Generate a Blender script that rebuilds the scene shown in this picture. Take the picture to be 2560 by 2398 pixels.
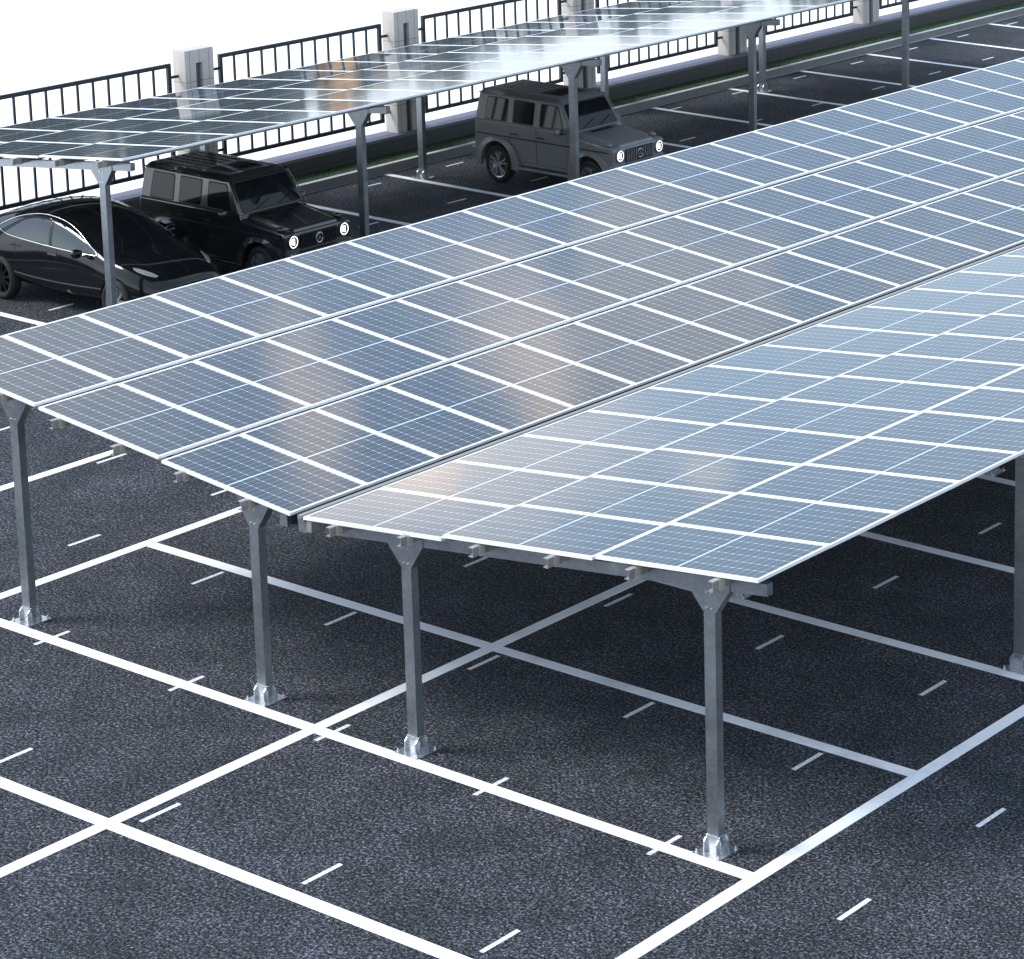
import bpy, bmesh, math, random
from mathutils import Vector, Matrix
from mathutils.bvhtree import BVHTree
R = math.radians
random.seed(7)
scene = bpy.context.scene
for o in list(bpy.data.objects): bpy.data.objects.remove(o)
C = scene.collection

# ------------------------------------------------------------------ camera
CAM = Vector((25.1799, -22.5985, 14.7782)); AZ, EL, ROLL = -0.5857, -0.2106, 0.0069
F = Vector((math.sin(AZ)*math.cos(EL), math.cos(AZ)*math.cos(EL), math.sin(EL)))
rt = F.cross(Vector((0, 0, 1))).normalized(); up = rt.cross(F)
r2 = math.cos(ROLL)*rt + math.sin(ROLL)*up; u2 = -math.sin(ROLL)*rt + math.cos(ROLL)*up
cd = bpy.data.cameras.new('camera'); cam = bpy.data.objects.new('camera', cd); C.objects.link(cam)
m = Matrix((r2, u2, -F)).transposed().to_4x4(); m.translation = CAM; cam.matrix_world = m
cd.sensor_fit = 'HORIZONTAL'; cd.sensor_width = 36.0; cd.lens = 6934.92/2560*36
cd.shift_x = (1280-2473.549)/2560; cd.shift_y = (332.449-1199)/2560
cd.clip_start = 0.5; cd.clip_end = 5000
scene.camera = cam

# ------------------------------------------------------------------ sky, sun, exposure
SUN_EL = R(46); SUN_DIR = Vector((-0.80, -0.60, 0)).normalized()   # horizontal direction towards the sun
w = bpy.data.worlds.new('World'); scene.world = w; w.use_nodes = True
nt = w.node_tree; nt.nodes.clear()
def N(t, typ, **kw):
    n = t.nodes.new(typ)
    for k, v in kw.items():
        if k.startswith('i_'): n.inputs[k[2:].replace('_', ' ')].default_value = v
        else: setattr(n, k, v)
    return n
out = N(nt, 'ShaderNodeOutputWorld'); bg = N(nt, 'ShaderNodeBackground'); bg.inputs['Strength'].default_value = 0.15
sky = N(nt, 'ShaderNodeTexSky', sky_type='NISHITA', sun_disc=False)
sky.sun_elevation = SUN_EL; sky.sun_rotation = math.atan2(SUN_DIR.x, SUN_DIR.y)
sky.air_density = 1.0; sky.dust_density = 1.2; sky.ozone_density = 1.0
tc = N(nt, 'ShaderNodeTexCoord')
def wmath(op, a, b=None):
    n = nt.nodes.new('ShaderNodeMath'); n.operation = op
    for i, v in enumerate((a, b)):
        if v is None: continue
        if isinstance(v, (int, float)): n.inputs[i].default_value = v
        else: nt.links.new(v, n.inputs[i])
    return n.outputs[0]
def wmix(f, a, b):
    n = nt.nodes.new('ShaderNodeMix'); n.data_type = 'RGBA'
    for k, v in (('Factor', f), ('A', a), ('B', b)):
        q = [q for q in n.inputs if q.name == k and (q.type == ('VALUE' if k == 'Factor' else 'RGBA'))][0]
        if isinstance(v, (int, float)): q.default_value = v
        elif isinstance(v, tuple): q.default_value = (*v, 1)
        else: nt.links.new(v, q)
    return [q for q in n.outputs if q.type == 'RGBA'][0]
def wcloud(scale, loc, p0, p1, detail=3.0):
    mp = N(nt, 'ShaderNodeMapping'); mp.inputs['Scale'].default_value = (1, 1, 1.6); mp.inputs['Location'].default_value = loc
    n = N(nt, 'ShaderNodeTexNoise'); n.inputs['Scale'].default_value = scale; n.inputs['Detail'].default_value = detail; n.inputs['Roughness'].default_value = 0.5
    r = N(nt, 'ShaderNodeMapRange', interpolation_type='SMOOTHSTEP'); r.inputs['From Min'].default_value = p0; r.inputs['From Max'].default_value = p1
    nt.links.new(tc.outputs['Generated'], mp.inputs['Vector']); nt.links.new(mp.outputs[0], n.inputs['Vector']); nt.links.new(n.outputs['Fac'], r.inputs['Value'])
    return r.outputs['Result']
sx_ = N(nt, 'ShaderNodeSeparateXYZ'); nt.links.new(tc.outputs['Generated'], sx_.inputs[0])
hz = N(nt, 'ShaderNodeMapRange', interpolation_type='SMOOTHSTEP'); nt.links.new(sx_.outputs['Z'], hz.inputs['Value'])
hz.inputs['From Min'].default_value = 0.03; hz.inputs['From Max'].default_value = 0.20; hz.inputs['To Min'].default_value = 1.0; hz.inputs['To Max'].default_value = 0.0
azd = wmath('MULTIPLY', wmath('ARCTAN2', sx_.outputs['X'], sx_.outputs['Y']), 57.2958)
eld = wmath('MULTIPLY', wmath('ARCSINE', sx_.outputs['Z']), 57.2958)
wn = N(nt, 'ShaderNodeTexNoise'); wn.inputs['Scale'].default_value = 16.0; wn.inputs['Detail'].default_value = 3.0; nt.links.new(tc.outputs['Generated'], wn.inputs['Vector'])
ws_ = N(nt, 'ShaderNodeSeparateColor'); nt.links.new(wn.outputs['Color'], ws_.inputs[0])
azw = wmath('ADD', azd, wmath('MULTIPLY', wmath('SUBTRACT', ws_.outputs[0], 0.5), 6.0))
elw = wmath('ADD', eld, wmath('MULTIPLY', wmath('SUBTRACT', ws_.outputs[1], 0.5), 4.0))
def bank(az, el, ra, re, lean=0.0, soft=0.35):
    """a cloud bank round one direction of the sky, degrees"""
    de = wmath('DIVIDE', wmath('SUBTRACT', elw, el), re)
    da = wmath('DIVIDE', wmath('SUBTRACT', wmath('SUBTRACT', azw, az), wmath('MULTIPLY', wmath('SUBTRACT', elw, el), lean)), ra)
    d = wmath('SQRT', wmath('ADD', wmath('MULTIPLY', de, de), wmath('MULTIPLY', da, da)))
    r = N(nt, 'ShaderNodeMapRange', interpolation_type='SMOOTHSTEP'); nt.links.new(d, r.inputs['Value'])
    r.inputs['From Min'].default_value = 1.0; r.inputs['From Max'].default_value = soft; r.inputs['To Min'].default_value = 0.0; r.inputs['To Max'].default_value = 1.0
    return r.outputs['Result']
skyc = wmix(0.52, sky.outputs[0], (2.95, 3.8, 4.65))                                   # thin high veil
skyc = wmix(wmath('MULTIPLY', wcloud(3.2, (0.4, 1.3, 0.2), 0.46, 0.70), 0.45), skyc, (5.4, 5.5, 5.6))   # broad grey cloud
skyc = wmix(wmath('MULTIPLY', hz.outputs['Result'], 0.60), skyc, (6.4, 7.3, 8.2))                      # bright haze low down
GREYC, WARMC = (5.0, 4.75, 4.6), (8.6, 7.3, 6.3)
for args, k, col in (((-55.0, 27.0, 8.6, 12.0), 0.85, GREYC), ((-37.0, 23.5, 3.4, 3.6, 0.0, 0.5), 0.65, GREYC), ((-45.2, 25.6, 1.7, 3.2, 0.5, 0.1), 0.75, WARMC),
        ((-40.0, 24.6, 2.1, 3.0, 0.5, 0.1), 0.9, WARMC), ((-49.5, 10.6, 8.6, 3.2, 0.0, 0.3), 0.75, (8.0, 7.3, 6.9)), ((-47.0, 10.8, 1.6, 0.9, 0.0, 0.1), 0.7, (12.0, 9.6, 7.6)),
        ((-42.2, 11.9, 1.5, 0.9, 0.0, 0.1), 0.6, (9.5, 8.0, 7.0)), ((150.0, 20.0, 60.0, 16.0, 0.0, 0.2), 0.6, (5.6, 5.4, 5.2))):
    skyc = wmix(wmath('MULTIPLY', bank(*args), k), skyc, col)
nt.links.new(skyc, bg.inputs['Color']); nt.links.new(bg.outputs[0], out.inputs['Surface'])
sl = bpy.data.lights.new('sun', 'SUN'); sl.energy = 1.8; sl.angle = R(22); sl.color = (1.0, 0.975, 0.93)
so = bpy.data.objects.new('sun', sl); C.objects.link(so)
sd = SUN_DIR*math.cos(SUN_EL) + Vector((0, 0, math.sin(SUN_EL)))
so.rotation_euler = sd.to_track_quat('Z', 'Y').to_euler(); so.location = (0, 0, 60)
scene.view_settings.view_transform = 'Standard'; scene.view_settings.look = 'None'
scene.view_settings.exposure = 1.02; scene.view_settings.gamma = 1.0

# ------------------------------------------------------------------ materials
def mat(name, col=(0.5, 0.5, 0.5), rough=0.5, metal=0.0, **kw):
    m = bpy.data.materials.new(name); m.use_nodes = True
    b = m.node_tree.nodes['Principled BSDF']
    b.inputs['Base Color'].default_value = (*col, 1); b.inputs['Roughness'].default_value = rough; b.inputs['Metallic'].default_value = metal
    for k, v in kw.items():
        b.inputs[k.replace('_', ' ')].default_value = v
    return m
def math_(t, op, a, b=None, c=None):
    n = t.nodes.new('ShaderNodeMath'); n.operation = op
    for i, v in enumerate((a, b, c)):
        if v is None: continue
        if isinstance(v, (int, float)): n.inputs[i].default_value = v
        else: t.links.new(v, n.inputs[i])
    return n.outputs[0]
def mixc(t, f, a, b):
    n = t.nodes.new('ShaderNodeMix'); n.data_type = 'RGBA'
    for k, v in (('Factor', f), ('A', a), ('B', b)):
        s = [q for q in n.inputs if q.name == k and (k == 'Factor' and q.type == 'VALUE' or q.type == 'RGBA')][0]
        if isinstance(v, (int, float)): s.default_value = v
        elif isinstance(v, tuple): s.default_value = (*v, 1) if len(v) == 3 else v
        else: t.links.new(v, s)
    return [q for q in n.outputs if q.type == 'RGBA'][0]
def noise(t, vec, scale, detail=3.0, rough=0.5):
    n = t.nodes.new('ShaderNodeTexNoise'); n.inputs['Scale'].default_value = scale; n.inputs['Detail'].default_value = detail; n.inputs['Roughness'].default_value = rough
    t.links.new(vec, n.inputs['Vector']); return n.outputs['Fac']
def ramp(t, f, *st):
    n = t.nodes.new('ShaderNodeValToRGB'); e = n.color_ramp.elements
    while len(e) < len(st): e.new(0.5)
    for q, (p, c) in zip(e, st): q.position = p; q.color = (*c, 1) if len(c) == 3 else c
    t.links.new(f, n.inputs['Fac']); return n.outputs['Color']
def coord(t, kind='Object'):
    return t.nodes.new('ShaderNodeTexCoord').outputs[kind]
def bump(m, h, strength, dist):
    t = m.node_tree; n = t.nodes.new('ShaderNodeBump'); n.inputs['Strength'].default_value = strength; n.inputs['Distance'].default_value = dist
    t.links.new(h, n.inputs['Height']); t.links.new(n.outputs[0], t.nodes['Principled BSDF'].inputs['Normal'])
def setc(m, c): m.node_tree.links.new(c, m.node_tree.nodes['Principled BSDF'].inputs['Base Color'])
def setr(m, c): m.node_tree.links.new(c, m.node_tree.nodes['Principled BSDF'].inputs['Roughness'])

# asphalt: bitumen with pale and dark stone chips
M_ASPH = mat('asphalt', rough=0.85, **{'Specular_IOR_Level': 0.22}); t = M_ASPH.node_tree; c = coord(t)
v1 = t.nodes.new('ShaderNodeTexVoronoi'); v1.inputs['Scale'].default_value = 42; v1.inputs['Randomness'].default_value = 1.0; t.links.new(c, v1.inputs['Vector'])
sep = t.nodes.new('ShaderNodeSeparateColor'); t.links.new(v1.outputs['Color'], sep.inputs[0])
chip = ramp(t, sep.outputs[0], (0.0, (0.003, 0.004, 0.006)), (0.45, (0.012, 0.014, 0.019)), (0.80, (0.044, 0.049, 0.060)), (0.95, (0.15, 0.165, 0.20)), (1.0, (0.30, 0.32, 0.37)))
fine = noise(t, c, 27, 4, 0.75)
chip = mixc(t, 0.62, chip, ramp(t, fine, (0.45, (0.001, 0.001, 0.002)), (0.51, (0.022, 0.025, 0.031)), (0.57, (0.100, 0.110, 0.132)), (0.66, (0.36, 0.38, 0.42))))
tone = ramp(t, noise(t, c, 0.9, 4, 0.6), (0.32, (0.62, 0.70, 0.70)), (0.5, (0.95, 0.95, 0.95)), (0.66, (1.30, 1.22, 1.30)))
mm = t.nodes.new('ShaderNodeMix'); mm.data_type = 'RGBA'; mm.blend_type = 'MULTIPLY'; mm.inputs['Factor'].default_value = 1.0
t.links.new(chip, mm.inputs['A']); t.links.new(tone, mm.inputs['B']); setc(M_ASPH, mm.outputs['Result'])
bump(M_ASPH, math_(t, 'ADD', v1.outputs['Distance'], math_(t, 'MULTIPLY', fine, 0.6)), 0.8, 0.012)

M_LINE = mat('white_road_paint', rough=0.6); t = M_LINE.node_tree; c = coord(t)
f1 = noise(t, c, 70, 4, 0.7)
f2 = ramp(t, noise(t, c, 1.1, 5, 0.65), (0.30, (0.78, 0.78, 0.79)), (0.5, (1, 1, 1)))
mq = t.nodes.new('ShaderNodeMix'); mq.data_type = 'RGBA'; mq.blend_type = 'MULTIPLY'; mq.inputs['Factor'].default_value = 1.0
t.links.new(ramp(t, f1, (0.24, (0.25, 0.26, 0.28)), (0.34, (0.84, 0.86, 0.90)), (1.0, (0.87, 0.885, 0.92))), mq.inputs['A']); t.links.new(f2, mq.inputs['B']); setc(M_LINE, mq.outputs['Result'])
M_DASH = mat('worn_road_paint', rough=0.65); t = M_DASH.node_tree; c = coord(t)
setc(M_DASH, ramp(t, noise(t, c, 45, 3, 0.7), (0.36, (0.10, 0.10, 0.12)), (0.46, (0.70, 0.72, 0.76)), (1.0, (0.80, 0.81, 0.84))))
M_PALE = mat('pale_ground', rough=0.9); t = M_PALE.node_tree
setc(M_PALE, ramp(t, noise(t, coord(t), 0.8, 4), (0.3, (0.84, 0.85, 0.86)), (0.7, (0.90, 0.90, 0.90))))

# solar glass: blue-black half-cut cells, 6 across and 22 along, pale gaps
PL, PW = 2.384, 1.306
M_CELL = mat('solar_glass', rough=0.055, **{'IOR': 1.46}); t = M_CELL.node_tree; c = coord(t)
sx = t.nodes.new('ShaderNodeSeparateXYZ'); t.links.new(c, sx.inputs[0])
def gap(coo, period, off, half):
    f = math_(t, 'FRACT', math_(t, 'ADD', math_(t, 'DIVIDE', coo, period), off))
    d = math_(t, 'ABSOLUTE', math_(t, 'SUBTRACT', f, 0.5))
    return math_(t, 'GREATER_THAN', d, 0.5-half/period)
pyc = (PW-0.10)/6
gl = gap(sx.outputs['Y'], pyc, 0.0, 0.0042)                          # long gaps
pxc = (PL-0.075)/22
gs = gap(sx.outputs['X'], pxc, 0.0, 0.0030)
xm = math_(t, 'LESS_THAN', math_(t, 'ABSOLUTE', sx.outputs['X']), 0.0125)
diam = math_(t, 'MULTIPLY', gap(sx.outputs['Y'], pyc, 0.0, 0.0085), gap(sx.outputs['X'], pxc, 0.0, 0.011))
wob = noise(t, c, 3.0, 2)
cell = mixc(t, wob, (0.018, 0.032, 0.048), (0.025, 0.041, 0.060))
oi = t.nodes.new('ShaderNodeObjectInfo')
cell = mixc(t, math_(t, 'MULTIPLY', oi.outputs['Random'], 0.5), cell, (0.030, 0.044, 0.057))
bus = math_(t, 'MULTIPLY', gap(sx.outputs['Y'], pyc/9, 0.5, 0.0007), 0.22)
cc_ = mixc(t, bus, cell, (0.30, 0.33, 0.38))
cc_ = mixc(t, math_(t, 'MULTIPLY', gs, 0.50), cc_, (0.45, 0.52, 0.64))
cc_ = mixc(t, math_(t, 'MULTIPLY', gl, 0.55), cc_, (0.52, 0.60, 0.72))
cc_ = mixc(t, math_(t, 'MULTIPLY', diam, 0.6), cc_, (0.70, 0.78, 0.90))
cc_ = mixc(t, math_(t, 'MULTIPLY', xm, 0.9), cc_, (0.62, 0.72, 0.88))
dust = ramp(t, noise(t, c, 2.2, 4, 0.6), (0.35, (0, 0, 0)), (0.75, (0.10, 0.10, 0.10)))
ds = t.nodes.new('ShaderNodeSeparateColor'); t.links.new(dust, ds.inputs[0])
cc_ = mixc(t, ds.outputs[0], cc_, (0.30, 0.29, 0.27))
setc(M_CELL, cc_)
bump(M_CELL, noise(t, c, 1.3, 1, 0.4), 0.02, 0.02)
M_FRAME = mat('white_aluminium_frame', (0.80, 0.82, 0.84), 0.40, 0.0)
M_BACK = mat('panel_backsheet', (0.35, 0.36, 0.38), 0.7)

def galv(name, base, rough, metal):
    m = mat(name, base, rough, metal); t = m.node_tree; c = coord(t)
    v = t.nodes.new('ShaderNodeTexVoronoi'); v.inputs['Scale'].default_value = 28; t.links.new(c, v.inputs['Vector'])
    s = t.nodes.new('ShaderNodeSeparateColor'); t.links.new(v.outputs['Color'], s.inputs[0])
    n = noise(t, c, 2.5, 5, 0.6)
    k = math_(t, 'ADD', math_(t, 'MULTIPLY', s.outputs[0], 0.25), math_(t, 'MULTIPLY', n, 0.75))
    setc(m, ramp(t, k, (0.25, tuple(x*0.80 for x in base)), (0.75, tuple(min(1, x*1.18) for x in base))))
    setr(m, math_(t, 'ADD', math_(t, 'MULTIPLY', k, 0.16), rough-0.08))
    return m
M_STEEL = galv('galvanised_steel', (0.33, 0.355, 0.38), 0.34, 0.88)
M_STEEL2 = galv('bright_zinc_plate', (0.50, 0.52, 0.55), 0.26, 0.8)
M_PURL = galv('purlin_steel', (0.36, 0.35, 0.33), 0.45, 0.5)
M_CLIP = mat('tan_clamp', (0.50, 0.44, 0.38), 0.5, 0.2)
M_DARKG = mat('dark_gutter', (0.02, 0.022, 0.025), 0.6)  # near-black colour on the whole steel channel, for the black gap
M_RAIL = mat('pale_gutter_rail', (0.24, 0.24, 0.235), 0.5, 0.2)
M_BOLT = mat('bolt_zinc', (0.75, 0.78, 0.82), 0.25, 0.9)
M_FENCE = mat('black_fence_paint', (0.010, 0.012, 0.016), 0.42)

def tiled(name, col, grout, py, pz, oy=0.0, oz=0.0, half=0.006, rough=0.6, var=0.1):
    m = mat(name, rough=rough); t = m.node_tree; c = coord(t)
    s = t.nodes.new('ShaderNodeSeparateXYZ'); t.links.new(c, s.inputs[0])
    g = t.nodes.new('ShaderNodeNewGeometry'); gn = t.nodes.new('ShaderNodeSeparateXYZ'); t.links.new(g.outputs['True Normal'], gn.inputs[0])
    isx = math_(t, 'GREATER_THAN', math_(t, 'ABSOLUTE', gn.outputs['X']), 0.5)
    isz = math_(t, 'GREATER_THAN', math_(t, 'ABSOLUTE', gn.outputs['Z']), 0.5)
    def ln(co, p, o):
        f = math_(t, 'FRACT', math_(t, 'ADD', math_(t, 'DIVIDE', co, p), o))
        return math_(t, 'GREATER_THAN', math_(t, 'ABSOLUTE', math_(t, 'SUBTRACT', f, 0.5)), 0.5-half/p)
    a = math_(t, 'MULTIPLY', ln(s.outputs['Y'], py, oy), isx)
    b = math_(t, 'MULTIPLY', ln(s.outputs['Z'], pz, oz), math_(t, 'SUBTRACT', 1.0, isz))
    k = math_(t, 'MAXIMUM', a, b)
    n = noise(t, c, 6, 5, 0.6)
    base = mixc(t, n, tuple(x*(1-var) for x in col), tuple(x*(1+var) for x in col))
    setc(m, mixc(t, k, base, grout)); return m
M_PILLAR = tiled('pillar_stone_tiles', (0.49, 0.455, 0.415), (0.16, 0.16, 0.18), 0.27, 0.78, 0.0, 0.12, 0.007)
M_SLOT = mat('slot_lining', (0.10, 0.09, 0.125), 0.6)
M_WALL = tiled('dark_wall_tiles', (0.050, 0.053, 0.058), (0.022, 0.016, 0.018), 0.40, 0.30, 0.0, 0.0, 0.006, 0.45, 0.2)
M_CAP = tiled('lavender_grey_coping', (0.135, 0.142, 0.21), (0.08, 0.12, 0.15), 0.80, 5.0, 0, 0.5, 0.006, 0.6, 0.08)
M_CAPF = mat('coping_edge', (0.16, 0.15, 0.165), 0.6)
M_KERB = tiled('kerb_stone', (0.19, 0.185, 0.18), (0.10, 0.10, 0.10), 1.0, 7.0, 0, 0.5, 0.006, 0.8, 0.25)
M_KTOP = tiled('kerb_top_stone', (0.46, 0.49, 0.52), (0.2, 0.2, 0.2), 1.0, 7.0, 0, 0.5, 0.006, 0.7, 0.15)
M_GRASS = mat('grass', rough=0.8); t = M_GRASS.node_tree
setc(M_GRASS, ramp(t, noise(t, coord(t), 9, 5, 0.7), (0.3, (0.014, 0.034, 0.008)), (0.7, (0.040, 0.078, 0.018))))

# ------------------------------------------------------------------ mesh helpers
def new(name, bm, mats, parent=None, smooth=False, link=True):
    me = bpy.data.meshes.new(name); bm.normal_update(); bm.to_mesh(me); bm.free()
    for mm_ in (mats if isinstance(mats, (list, tuple)) else [mats]): me.materials.append(mm_)
    if smooth:
        for p in me.polygons: p.use_smooth = True
    o = bpy.data.objects.new(name, me)
    if link: C.objects.link(o)
    if parent is not None: o.parent = parent
    return o
def box(bm, x0, x1, y0, y1, z0, z1, mi=0):
    vs = [bm.verts.new(p) for p in ((x0,y0,z0),(x1,y0,z0),(x1,y1,z0),(x0,y1,z0),(x0,y0,z1),(x1,y0,z1),(x1,y1,z1),(x0,y1,z1))]
    fs = [bm.faces.new([vs[i] for i in q]) for q in ((3,2,1,0),(4,5,6,7),(0,1,5,4),(1,2,6,5),(2,3,7,6),(3,0,4,7))]
    for f in fs: f.material_index = mi
    return fs
def prism(bm, pts, y0, y1, axis='y', mi=0):
    """extrude a polygon given in the plane across the axis"""
    def P(a, b, d): return {'y': (a, d, b), 'x': (d, a, b), 'z': (a, b, d)}[axis]
    A = [bm.verts.new(P(a, b, y0)) for a, b in pts]; B = [bm.verts.new(P(a, b, y1)) for a, b in pts]
    n = len(pts); fs = [bm.faces.new(A), bm.faces.new(B[::-1])]
    for i in range(n): fs.append(bm.faces.new((A[i], B[i], B[(i+1) % n], A[(i+1) % n])))
    for f in fs: f.material_index = mi
    bmesh.ops.recalc_face_normals(bm, faces=fs)
    return fs
def hexa(bm, lo, hi, mi=0):
    """lo, hi: four (x,y,z) each"""
    A = [bm.verts.new(p) for p in lo]; B = [bm.verts.new(p) for p in hi]
    fs = [bm.faces.new(A[::-1]), bm.faces.new(B)] + [bm.faces.new((A[i], A[(i+1) % 4], B[(i+1) % 4], B[i])) for i in range(4)]
    for f in fs: f.material_index = mi
    return fs
def lathe(bm, prof, seg=32, axis='y', cx=0, cy=0, cz=0, mi=0):
    """prof: (axial, radius) list, closed at ends with radius 0"""
    rings = []
    for a, r in prof:
        ring = []
        for i in range(seg):
            th = 2*math.pi*i/seg
            if axis == 'y': p = (cx+r*math.cos(th), cy+a, cz+r*math.sin(th))
            elif axis == 'z': p = (cx+r*math.cos(th), cy+r*math.sin(th), cz+a)
            else: p = (cx+a, cy+r*math.cos(th), cz+r*math.sin(th))
            ring.append(bm.verts.new(p))
        rings.append(ring)
    fs = []
    for q, s in zip(rings, rings[1:]):
        for i in range(seg): fs.append(bm.faces.new((q[i], q[(i+1) % seg], s[(i+1) % seg], s[i])))
    for f in fs: f.material_index = mi
    return fs
def cap_disc(bm, a, r, seg, axis, cx, cy, cz, mi=0):
    vs = []
    for i in range(seg):
        th = 2*math.pi*i/seg
        vs.append(bm.verts.new({'y': (cx+r*math.cos(th), cy+a, cz+r*math.sin(th)), 'z': (cx+r*math.cos(th), cy+r*math.sin(th), cz+a), 'x': (cx+a, cy+r*math.cos(th), cz+r*math.sin(th))}[axis]))
    f = bm.faces.new(vs); f.material_index = mi; return f
def tube(bm, pts, r, seg=6, closed=False, mi=0):
    pts = [Vector(p) for p in pts]; n = len(pts); rings = []
    for i, p in enumerate(pts):
        a = pts[(i-1) % n] if (closed or i > 0) else p; b = pts[(i+1) % n] if (closed or i < n-1) else p
        d = (b-a).normalized(); s = d.cross(Vector((0, 0, 1)))
        if s.length < 1e-4: s = d.cross(Vector((0, 1, 0)))
        s.normalize(); u = s.cross(d)
        rings.append([bm.verts.new(p + r*(math.cos(2*math.pi*k/seg)*s + math.sin(2*math.pi*k/seg)*u)) for k in range(seg)])
    rng = range(n if closed else n-1)
    for i in rng:
        q, s = rings[i], rings[(i+1) % n]
        for k in range(seg): bm.faces.new((q[k], q[(k+1) % seg], s[(k+1) % seg], s[k])).material_index = mi
    if not closed:
        bm.faces.new(rings[0][::-1]).material_index = mi; bm.faces.new(rings[-1]).material_index = mi
def BM(): return bmesh.new()
def loose(name, bm, mats, parent, smooth=False):
    """one object per separate piece of the bmesh"""
    seen = set(); out_ = []
    for v0 in list(bm.verts):
        if v0 in seen: continue
        st = [v0]; isl = []
        while st:
            v = st.pop()
            if v in seen: continue
            seen.add(v); isl.append(v)
            for e in v.link_edges:
                q = e.other_vert(v)
                if q not in seen: st.append(q)
        b2 = bmesh.new(); mp_ = {v: b2.verts.new(v.co) for v in isl}
        for f in {f for v in isl for f in v.link_faces}:
            b2.faces.new([mp_[v] for v in f.verts]).material_index = f.material_index
        bmesh.ops.recalc_face_normals(b2, faces=b2.faces)
        out_.append(new(name, b2, mats, parent, smooth))
    bm.free(); return out_
def tag(o, label=None, cat=None, group=None, kind=None):
    if label: o['label'] = label
    if cat: o['category'] = cat
    if group: o['group'] = group
    if kind: o['kind'] = kind
    return o
def empty(name, loc, rz=0.0):
    o = bpy.data.objects.new(name, None); C.objects.link(o); o.location = loc; o.rotation_euler = (0, 0, rz); o.empty_display_size = 0.3; return o
def copy_tree(o, parent=None):
    c = o.copy(); C.objects.link(c)
    if parent is not None: c.parent = parent
    for ch in list(o.children): copy_tree(ch, c)
    return c
def child_at(name, src, parent, loc=(0, 0, 0), rot=(0, 0, 0)):
    o = bpy.data.objects.new(name, src.data); C.objects.link(o); o.parent = parent; o.location = loc; o.rotation_euler = rot; return o

# ------------------------------------------------------------------ setting
bm = BM(); box(bm, -900, 900, -900, 900, -0.60, -0.05); tag(new('ground', bm, M_PALE), kind='structure')
bm = BM(); box(bm, -22.15, 260, -220, 260, -0.04, 0.0); tag(new('parking_lot', bm, M_ASPH), kind='structure')
# painted lines
LW = 0.095
YL = [-12.87, -9.65, -6.436, -3.218, 0.0, 3.218, 6.436, 9.655, 12.87, 16.09, 19.31, 22.53, 25.75, 28.97, 32.18, 35.4, 38.6]
bm = BM()
def hline(x0, x1, y, z=0.004, wd=LW): box(bm, x0, x1, y-wd, y+wd, 0.0005, z)
def vline(x, y0, y1, z=0.008, wd=LW): box(bm, x-wd, x+wd, y0, y1, 0.0005, z)
for y in YL:
    if y < 1: hline(-14.0, 7.093-LW, y)
    elif y < 4: hline(-7.024, 7.093-LW, y)
    else: hline(-7.024, 7.093-LW, y)
for x in (-7.024, 0.0): vline(x, -20, 52)
vline(-10.858, -20, 52)
vline(7.093, -20, 52)
tag(new('parking_lines', bm, M_LINE), kind='structure')
bm = BM()
FARL = [0.293+3.2183*k for k in range(-2, 20)]
for y in FARL:
    if y > 2: hline(-22.13, -15.2, y, wd=0.085)
tag(new('far_parking_lines', bm, M_LINE), kind='structure')
bm = BM()
for i in range(-9, 4):
    for j in range(-6, 22):
        x = 0.27+2.724*i; y0 = -0.24+2.722*j
        if x < -22.0: continue
        if (x < -13.4) and y0 < 3: continue
        box(bm, x-0.033, x+0.033, y0, y0+0.575, 0.0003, 0.0025)
tag(new('paving_dashes', bm, M_DASH), kind='structure')
# kerb, verge
bm = BM(); box(bm, -22.27, -22.152, -40, 120, -0.04, 0.20, 0)
for f in bm.faces:
    if f.normal.z > 0.5: pass
tag(new('kerb', bm, M_KERB), kind='structure')
bm = BM(); box(bm, -22.272, -22.145, -40, 120, 0.2005, 0.212); box(bm, -22.14, -22.08, -40, 120, 0.0005, 0.006); tag(new('kerb_edging', bm, M_KTOP), kind='structure')
bm = BM(); box(bm, -23.0, -22.274, -40, 120, -0.04, 0.17); tag(new('verge', bm, M_GRASS), kind='structure')
bm = BM()
for i in range(9000):
    x = random.uniform(-22.98, -22.29); y = random.uniform(-5, 75); h = random.uniform(0.02, 0.05); a = random.uniform(0, 3.14)
    dx, dy = 0.012*math.cos(a), 0.012*math.sin(a); lx, ly = random.uniform(-.03, .03), random.uniform(-.03, .03)
    v = [bm.verts.new(p) for p in ((x-dx, y-dy, 0.165), (x+dx, y+dy, 0.165), (x+lx, y+ly, 0.17+h))]; bm.faces.new(v)
tag(new('grass', bm, M_GRASS), 'short green grass growing in the strip between kerb and low wall', 'grass', kind='stuff')
# low wall
wall = empty('low_wall', (-23.3, 20, 0)); tag(wall, 'long low dark tiled wall with lavender grey coping along the car park edge', 'wall')
bm = BM(); box(bm, -0.28, 0.28, -60, 100, 0.0, 0.53); new('wall_face', bm, M_WALL, wall)
bm = BM(); fs = box(bm, -0.31, 0.31, -60, 100, 0.532, 0.60, 0); bm.normal_update()
for f in fs:
    if abs(f.normal.z) < 0.5: f.material_index = 1
new('coping', bm, [M_CAP, M_CAPF], wall)
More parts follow.
